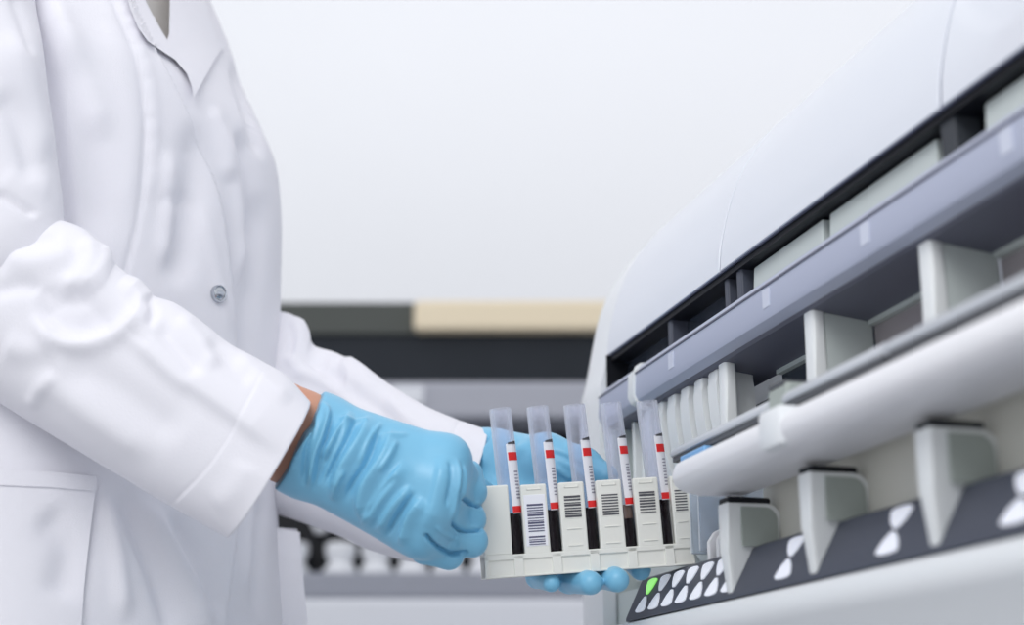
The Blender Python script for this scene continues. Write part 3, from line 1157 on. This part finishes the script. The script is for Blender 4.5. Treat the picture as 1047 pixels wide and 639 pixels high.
far_st = [((190, 300), (110, 440), 1.10, .050), ((230, 310), (150, 470), 1.09, .052), ((268, 318), (205, 500), 1.075, .052), ((296, 323), (238, 515), 1.065, .052), ((309, 338), (262, 518), 1.06, .051), ((318, 354), (280, 524), 1.055, .050), ((338, 361), (305, 532), 1.05, .049), ((358, 371), (330, 541), 1.04, .048), ((374, 380), (352, 549), 1.03, .047),
          ((400, 397), (374, 560), 1.02, .046), ((430, 415), (398, 568), 1.005, .045), ((460, 428), (420, 574), .995, .044), ((495, 440), (446, 577), .985, .042)]
fv, ff, frings = sleeve(far_st, 260, 180)
fv = sculpt(fv, ff, [
    ('crease', [(296, 326), (306, 340), (302, 360), (290, 372)], 5, .005),
    ('crease', [(288, 358), (312, 366), (330, 380)], 6, -.005),
    ('fold', [(290, 380), (322, 386), (350, 404), (380, 430)], 7, .004),
    ('fold', [(320, 372), (346, 392), (380, 412), (410, 440)], 8, -.003),
    ('crease', [(346, 370), (358, 384), (352, 404)], 6, .004),
    ('fold', [(390, 400), (420, 430), (450, 450)], 8, .0025),
    ('line', [(470, 430), (450, 470), (430, 520), (412, 568)], 2, -.0008),
])
fv, ff = close_cuff(fv, ff, 260, 180)
off = sum(len(x) for x in coat_v)
coat_v.append(fv)
coat_f.append(ff + off)
cv = np.vstack(coat_v)
cfa = np.vstack(coat_f)
coat = obj('lab_coat', cv, [tuple(int(i) for i in f) for f in cfa], M['coat'], per, True)

# ---- sheets that lie on the torso: collar, pockets
def sheet(name, poly, lift, thick, m, parent, step=2.4, curl=None, spl=False):
    poly = [tuple(map(float, p)) for p in poly]
    # resample the outline
    out = []
    n = len(poly)
    for i in range(n):
        a, b = np.array(poly[i]), np.array(poly[(i + 1) % n])
        k = max(1, int(np.linalg.norm(b - a) / step))
        out += [tuple(a + (b - a) * t / k) for t in range(k)]
    pts = [Vector(p) for p in out]
    xs_, ys_ = [p[0] for p in out], [p[1] for p in out]
    g = [(x, y) for x in np.arange(min(xs_), max(xs_), step) for y in np.arange(min(ys_), max(ys_), step)]
    g = np.array(g)
    inside = inpoly(g, out)
    ed = np.array(out)
    keep = []
    for p in g[inside]:
        if np.min(np.linalg.norm(ed - p, axis=1)) > step * .6:
            keep.append(tuple(p))
    nb = len(pts)
    allp = pts + [Vector(p) for p in keep]
    r = geometry.delaunay_2d_cdt(allp, [(i, (i + 1) % nb) for i in range(nb)], [], 1, 1e-5)
    v2, tris = r[0], r[2]
    ed_closed = np.vstack([ed, ed[:1]])
    top, ins = [], []
    a2 = np.array([tuple(p) for p in v2])
    for p in a2:
        d = ray(*p)
        d = d / np.linalg.norm(d)
        hit, nrm, _, _ = torso_bvh.ray_cast(Vector(CAM), Vector(d))
        if hit is None:
            hit, nrm, _, _ = torso_bvh.find_nearest(Vector(P(p[0], p[1], .90)))
        nrm = np.array(nrm)
        if nrm @ d > 0:
            nrm = -nrm
        l = lift(p) if callable(lift) else lift
        h = np.array(hit)
        top.append(h - d * l)
        ins.append(h - d * (l - thick))
    k = len(top)
    f = [tuple(t) for t in tris] + [tuple(i + k for i in t[::-1]) for t in tris]
    cntr = {}
    for t in tris:
        for i in range(len(t)):
            e = (t[i], t[(i + 1) % len(t)])
            cntr[e] = 1
    for (a, b) in list(cntr):
        if (b, a) not in cntr:
            f.append((b, a, a + k, b + k))
    bm = bmesh.new()
    vs = [bm.verts.new(tuple(p)) for p in top + ins]
    for t in f:
        try:
            bm.faces.new([vs[i] for i in t])
        except ValueError:
            pass
    return obm(name, bm, m, parent, True, 45)
def collar_lift(p):
    d, par, _ = seg_dist(np.array([p]), np.array([(143, -14), (157, 16), (171, 41), (180, 50)], float))
    return .0075 + .003 * min(1, d[0] / 30)
collar = sheet('collar', [(126, -16), (143, -16), (150, 3), (157, 17), (171, 41), (173, 34), (174, -16), (207, -16), (216, 18), (228, 48), (219, 62), (208, 82), (198, 100), (196, 88), (191, 75), (179, 61), (164, 51), (151, 42), (141, 28), (133, 8)],
               collar_lift, .0022, M['coat'], coat)
pocket = sheet('pocket', [(-60, 474), (0, 481), (50, 483), (98, 488), (98, 496), (92, 545), (86, 600), (80, 690), (-60, 690)], .0045, .0025, M['coat'], coat, step=4)
sheet('pocket_hem', [(-60, 473), (0, 480), (50, 482), (99, 487), (98.5, 502), (50, 498), (0, 496), (-60, 489)], .0055, .0012, M['coat'], pocket, step=3)
# far hip pocket stands off the silhouette
bm = bmesh.new()
def farp(x, y, Y):
    return tuple(map(float, P(x, y, Y)))
o_ = [(262, 538, 1.03), (283, 539, 1.03), (307, 541, 1.04), (308, 560, 1.04), (311, 600, 1.04), (316, 650, 1.04), (320, 700, 1.04), (262, 700, 1.03)]
n_ = len(o_)
A_ = [bm.verts.new(farp(*p)) for p in o_]
B_ = [bm.verts.new(farp(p[0] - 5, p[1], p[2] + .05)) for p in o_]
for i in range(n_):
    j = (i + 1) % n_
    bm.faces.new((A_[i], A_[j], B_[j], B_[i]))
bm.faces.new(A_[::-1])
bm.faces.new(B_)
bmesh.ops.bevel(bm, geom=list(bm.edges), offset=.002, segments=2, affect='EDGES')
obm('hip_pocket', bm, M['coat'], coat, True, 40)

# snap button
d_ = ray(222.5, 300.5)
d_ /= np.linalg.norm(d_)
hit, nrm, _, _ = torso_bvh.ray_cast(Vector(CAM), Vector(d_))
nz = Vector(nrm)
if nz.dot(Vector(d_)) > 0:
    nz = -nz
nz = (nz + Vector(FD) * 1.1 - Vector(d_) * .25).normalized()
bm = bmesh.new()
q_ = nz.to_track_quat('Z', 'Y').to_matrix()
prof = [(.0001, .0030), (.0022, .0029), (.0038, .0023), (.0046, .0015), (.0050, .0019), (.0058, .0019), (.0062, .0010), (.0060, -.001)]
rows_ = [[bm.verts.new(Vector(hit) + q_ @ Vector((r * math.cos(t), r * math.sin(t), z + .0008))) for t in np.linspace(0, 2 * math.pi, 28, endpoint=False)] for r, z in prof]
for A_, B_ in zip(rows_, rows_[1:]):
    for i in range(28):
        bm.faces.new((A_[i], A_[(i + 1) % 28], B_[(i + 1) % 28], B_[i]))
bm.faces.new(rows_[0])
obm('snap_button', bm, M['snap'], coat, True, 60)['label'] = 'shiny steel snap button'

# shirt inside the V
sv2, sf2 = loft(ringset(rows[:150], .93, .90))
obj('shirt', sv2, [tuple(int(i) for i in f) for f in sf2], M['shirt'], per, True)

# ---- gloves
def pj(x, y, Y):
    return P(x, y, Y)
def hand_mesh(fn, pts, pad, h, it=2):
    a = np.array(pts)
    v, f = surface_nets(fn, a.min(0) - pad, a.max(0) + pad, h)
    return relax(v, f, it, .5), f

# near (right) hand: fist closed round the end of the rack
W = [pj(331, 430, .808), pj(322, 445, .800), pj(314, 462, .800), pj(306, 480, .806)]
MC = [pj(456, 469, .806), pj(450, 495, .800), pj(440, 522, .802), pj(428, 546, .812)]
MR = [.0125, .0128, .0122, .0115]
PX = [pj(474, 489, .833), pj(470, 514, .832), pj(466, 541, .828), pj(450, 562, .832)]      # ends of the first finger bones
LUMP = [(pj(479, 485, .838), pj(482.5, 503, .835), .0088), (pj(478, 523, .832), pj(481, 531, .833), .0090), (pj(462, 546, .822), pj(482, 553, .830), .0094), (pj(434, 562, .826), pj(459, 567, .832), .0086)]
TIP = [pj(470, 506, .870), pj(470, 530, .868), pj(468, 553, .864), pj(456, 556, .862)]
HEM = np.array([pj(326, 409, .806), pj(285, 491, .806)])
hax = HEM[1] - HEM[0]
hax /= np.linalg.norm(hax)
hn = np.cross(hax, ray(306, 450) / np.linalg.norm(ray(306, 450)))
if hn[0] > 0:
    hn = -hn                                   # points up the arm
hn = hn + np.array([0, -.12, 0])
hn /= np.linalg.norm(hn)
def near_hand(p):
    d = None
    for k in range(4):
        c = cone(p, W[k], MC[k], .0165 if k in (1, 2) else .0120, MR[k])
        d = c if d is None else smin(d, c, .016)
    # heel of the hand and thumb base behind
    d = smin(d, cone(p, pj(325, 480, .822), pj(412, 538, .825), .0135, .0125), .014)
    d = smin(d, cone(p, pj(340, 440, .832), pj(430, 472, .846), .0150, .0135), .014)
    th = np.minimum(cone(p, pj(430, 474, .848), pj(470, 492, .874), .0120, .0105), cone(p, pj(470, 492, .874), pj(503, 512, .901), .0105, .0085))
    d = smin(d, th, .008)
    # first bones of the fingers, webbed together under the stretched glove
    for k in range(4):
        d = smin(d, cone(p, MC[k], PX[k], MR[k], .0098), .009)
    # loose cuff
    up = hn * .02
    hem = [pj(322, 424, .806) + up, pj(312, 440, .794) + up, pj(300, 464, .794) + up, pj(293, 481, .806) + up, pj(305, 450, .826) + up]
    for a, b in zip(hem, (W[0], W[1], W[2], W[3], (W[1] + W[2]) / 2 + np.array([0, .022, 0]))):
        d = smin(d, cone(p, a, b, .0112, .013), .012)
    d = np.maximum(d, (p - HEM[0]) @ hn)
    # bent fingers, each its own lump with a tight crease between neighbours
    for k in range(4):
        a, b, r = LUMP[k]
        g = cone(p, a, b, r, r * .97)
        g = smin(g, cone(p, b, TIP[k], r * .97, r * .80), .003)
        g = smin(g, cone(p, TIP[k], TIP[k] + np.array([-.018, .004, .004]), r * .80, r * .68), .003)
        d = smin(d, g, .0012)
    return d
gv, gf = hand_mesh(near_hand, W + MC + TIP + [pj(285, 492, .79), pj(500, 515, .90), pj(440, 580, .80)], .016, .00095, 2)
G = [
    ('fold', [(324, 408), (334, 421), (329, 445), (321, 466), (316, 503)], 3.2, .0042),
    ('fold', [(341, 418), (334, 448), (326, 474), (321, 503)], 2.4, -.0028),
    ('fold', [(322, 424), (316, 446), (312, 470), (310, 500)], 2.6, -.0026),
    ('fold', [(317, 434), (305, 460), (296, 488)], 2.6, .0016),
    ('fold', [(311, 432), (300, 458), (290, 482)], 2.2, -.0012),
    ('crease', [(359, 420), (347, 438), (335, 456), (327, 468)], 2.8, .0036),
    ('crease', [(378, 424), (365, 450), (347, 478), (337, 510)], 3.0, .0044),
    ('fold', [(366, 424), (357, 446), (342, 474), (330, 500)], 2.6, -.0030),
    ('fold', [(352, 430), (344, 452), (332, 474), (325, 498)], 2.6, -.0026),
    ('crease', [(402, 438), (390, 466), (371, 494), (367, 516), (373, 536)], 3.2, .0044),
    ('fold', [(390, 436), (377, 470), (360, 496), (352, 516)], 3.0, -.0032),
    ('crease', [(414, 472), (392, 500), (378, 520), (370, 540)], 2.8, .0038),
    ('crease', [(420, 496), (400, 518), (384, 544)], 2.6, .0036),
    ('fold', [(405, 486), (386, 508), (374, 528)], 2.4, -.0028),
    ('crease', [(432, 508), (417, 528), (408, 558)], 2.6, .0036),
    ('fold', [(426, 500), (409, 524), (394, 550)], 2.4, -.0026),
    ('fold', [(407, 450), (397, 470), (386, 484)], 2.4, .0022),
    ('fold', [(392, 430), (377, 452), (367, 476)], 2.2, .0020),
    ('fold', [(354, 478), (345, 496), (340, 514)], 2.2, .0024),
    ('fold', [(345, 424), (354, 431), (378, 429)], 2.4, .0016),
    ('fold', [(380, 438), (394, 446), (420, 444)], 2.4, .0012),
    # facet from the knuckles down to the little finger, stretched ridges across the knuckles
    ('crease', [(449, 466), (450, 482), (444, 508), (436, 540)], 4.0, .0024),
    ('fold', [(466, 466), (469, 486), (465, 512), (460, 536)], 2.2, .0020),
    ('fold', [(459, 468), (461, 490), (455, 520)], 2.4, -.0020),
    ('fold', [(474, 474), (476, 490), (473, 512)], 2.0, .0014),
    # creases between the fingers
    ('line', [(475, 511), (482, 515.5), (494, 518)], 1.5, -.0050),
    ('fold', [(469, 500), (468, 518), (464, 532), (466, 540)], 1.6, -.0022),
    ('line', [(464, 537), (472, 543), (492, 541)], 1.5, -.0050),
    ('line', [(436, 548), (446, 558), (461, 566), (476, 565)], 1.6, -.0050),
    ('fold', [(444, 536), (456, 547), (472, 552)], 2.4, .0012),
    ('fold', [(466, 542), (469, 552), (470, 562)], 1.8, .0012),
]
gv = sculpt(gv, gf, G)
gv = relax(gv, gf, 1, .25)
obj('glove', gv, [tuple(int(i) for i in f) for f in gf], M['glove'], per, True)['label'] = 'blue glove on the right hand, closed round the rack end'

# far (left) hand: palm behind the rack, thumb along it, fingertips curled under
FW_ = [pj(492, 463, .985), pj(490, 480, .985), pj(482, 494, .985)]
FM = [pj(604, 506, .932), pj(592, 526, .930), pj(574, 542, .932), pj(552, 556, .936)]
FP = [pj(640, 566, .924), pj(614, 587, .906), pj(582, 592, .900), pj(549, 590, .908)]
FT = [pj(655, 583, .900), pj(631, 593, .870), pj(604, 596, .868), pj(564, 596, .876)]
FRR = [.0072, .0082, .0080, .0062]
def far_hand(p):
    d = None
    pal = [pj(596, 494, .936), pj(584, 514, .934), pj(566, 530, .936), pj(545, 545, .94)]
    for k in range(4):
        c = cone(p, FW_[min(k, 2)], FM[k], .0165, .0125)
        d = c if d is None else smin(d, c, .02)
    d = smin(d, cone(p, pj(508, 466, .972), pj(558, 468, .935), .0165, .0145), .014)
    d = smin(d, cone(p, pj(560, 466, .935), pj(596, 476, .922), .0145, .0120), .008)
    d = smin(d, cone(p, pj(596, 476, .922), pj(620, 487, .912), .0112, .0080), .005)
    for k in range(4):
        g = smin(cone(p, FM[k], FP[k], .0115, FRR[k] * 1.1), cone(p, FP[k], FT[k], FRR[k] * 1.1, FRR[k] * .92), .003)
        d = smin(d, g, .003)
    return d
hv, hf = hand_mesh(far_hand, FW_ + FM + FP + FT, .024, .0015)
hv = sculpt(hv, hf, [
    ('crease', [(512, 444), (500, 456), (488, 476)], 3, .0026),
    ('fold', [(504, 440), (492, 454), (478, 476)], 2.6, -.002),
    ('fold', [(540, 450), (520, 474), (510, 496)], 4, .002),
    ('fold', [(556, 470), (574, 482), (590, 492)], 3, .002),
    ('fold', [(560, 462), (582, 470), (600, 484)], 3, -.0016),
    ('fold', [(528, 454), (516, 476), (505, 492)], 3, -.0016),
])
obj('glove', hv, [tuple(int(i) for i in f) for f in hf], M['glove'], per, True)['label'] = 'blue glove on the left hand, under and behind the rack'

# ---- the body: one continuous skin inside the clothes
cz = lambda y: P(200, y, .97)
sh = np.array([-.285, .97, 0])
def at(z, f=0, l=0):
    return np.array([-.30, .975, z]) + FD * f + LDIR * l
def body(p):
    z3 = np.array([0, 0, 1.])
    d = cone(p, at(1.00), at(1.25), .072, .080)
    for s in (-1, 1):
        d = smin(d, cone(p, at(1.00, 0, .05 * s), at(1.30, 0, .06 * s), .068, .060), .05)
    d = smin(d, cone(p, at(1.38, -.015, 0), at(1.60, .010, 0), .050, .050), .04)
    d = smin(d, ellipsoid(p, at(1.715, .030, 0), (FD, LDIR, z3), (.096, .074, .118)), .02)
    d = smin(d, cone(p, at(1.690, .122, 0), at(1.725, .114, 0), .010, .006), .012)
    d = smin(d, cone(p, at(1.635, .080, 0), at(1.640, .05, 0), .02, .03), .02)
    for s in (-1, 1):
        d = smin(d, ellipsoid(p, at(1.70, .015, .074 * s), (FD, LDIR, z3), (.018, .008, .03)), .008)
        d = smin(d, cone(p, at(1.0, 0, .075 * s), at(.50, .01, .08 * s), .080, .052), .04)
        d = smin(d, cone(p, at(.50, .01, .08 * s), at(.075, -.01, .085 * s), .052, .036), .01)
        d = smin(d, cone(p, at(.045, -.03, .085 * s), at(.035, .14, .09 * s), .042, .03), .02)
    sR = pj(-60, -110, .86)
    eR = pj(-90, 300, .80)
    d = smin(d, cone(p, at(1.38, -.01, -.06), sR, .045, .045), .03)
    d = smin(d, cone(p, sR, eR, .045, .036), .02)
    d = smin(d, cone(p, eR, pj(230, 410, .805), .038, .028), .01)
    d = smin(d, smin(cone(p, pj(230, 402, .806), pj(322, 433, .812), .0205, .0175), cone(p, pj(220, 426, .806), pj(303, 472, .812), .0205, .0165), .02), .015)
    sL = np.array(at(1.40, -.03, .10))
    eL = pj(190, 390, 1.10)
    d = smin(d, cone(p, at(1.38, -.01, .06), sL, .045, .04), .03)
    d = smin(d, cone(p, sL, eL, .040, .036), .02)
    d = smin(d, cone(p, eL, pj(482, 472, .99), .036, .015), .01)
    d = smin(d, cone(p, pj(482, 472, .99), pj(530, 488, .965), .015, .014), .01)
    return d
bv_, bf_ = surface_nets(body, (-.62, .55, -.005), (.02, 1.36, 1.86), .005)
bv_[:, 2] = np.maximum(bv_[:, 2], .002)
obj('body', relax(bv_, bf_, 3), [tuple(int(i) for i in f) for f in bf_], M['skin'], per, True)
# trousers over the legs
tro = []
def legs(p):
    d = None
    for s in (-1, 1):
        c = smin(cone(p, at(.98, 0, .075 * s), at(.50, .01, .08 * s), .092, .070), cone(p, at(.50, .01, .08 * s), at(.09, -.01, .085 * s), .070, .062), .02)
        d = c if d is None else smin(d, c, .03)
    return d
lv, lf = surface_nets(legs, (-.56, .70, .03), (-.03, 1.25, 1.08), .008)
obj('trousers', relax(lv, lf, 2), [tuple(int(i) for i in f) for f in lf], M['trouser'], per, True)


# ================================================================== LIGHT, CAMERA
def area(name, loc, target, size, sy, power, col=(1, 1, 1)):
    d = bpy.data.lights.new(name, 'AREA')
    d.shape = 'RECTANGLE'
    d.size, d.size_y = size, sy
    d.energy = power
    d.color = col
    o = bpy.data.objects.new(name, d)
    COL.objects.link(o)
    o.location = loc
    o.rotation_euler = (Vector(target) - Vector(loc)).to_track_quat('-Z', 'Y').to_euler()
    return o
area('ceiling_lamp_bench', (-.55, -1.2, 2.4), (-.2, .9, 1.1), 1.2, 1.0, 24)
area('back_wall_fill', (.2, 2.4, 3.1), (.2, 3.5, 1.9), 3.5, .8, 7)  # added fill to brighten the back wall, no such fixture is seen
w = bpy.data.worlds.new('World')
SC.world = w
w.use_nodes = True
nt = w.node_tree
bgd = nt.nodes['Background']
bgd.inputs[0].default_value = (.93, .95, 1.0, 1)
bgd.inputs[1].default_value = .92

cd = bpy.data.cameras.new('Camera')
cd.lens = 36 * F / 1047
cd.sensor_width = 36
cd.clip_start = .05
cd.dof.use_dof = True
cd.dof.focus_distance = .885
cd.dof.aperture_fstop = cd.lens / 11.4
cam = bpy.data.objects.new('Camera', cd)
COL.objects.link(cam)
cam.location = tuple(CAM)
cam.rotation_euler = (math.pi / 2 + TH, 0, 0)
SC.camera = cam
SC.view_settings.view_transform = 'Standard'
SC.view_settings.look = 'None'
SC.view_settings.gamma = 1
SC.view_settings.use_curve_mapping = False
SC.view_settings.exposure = 0
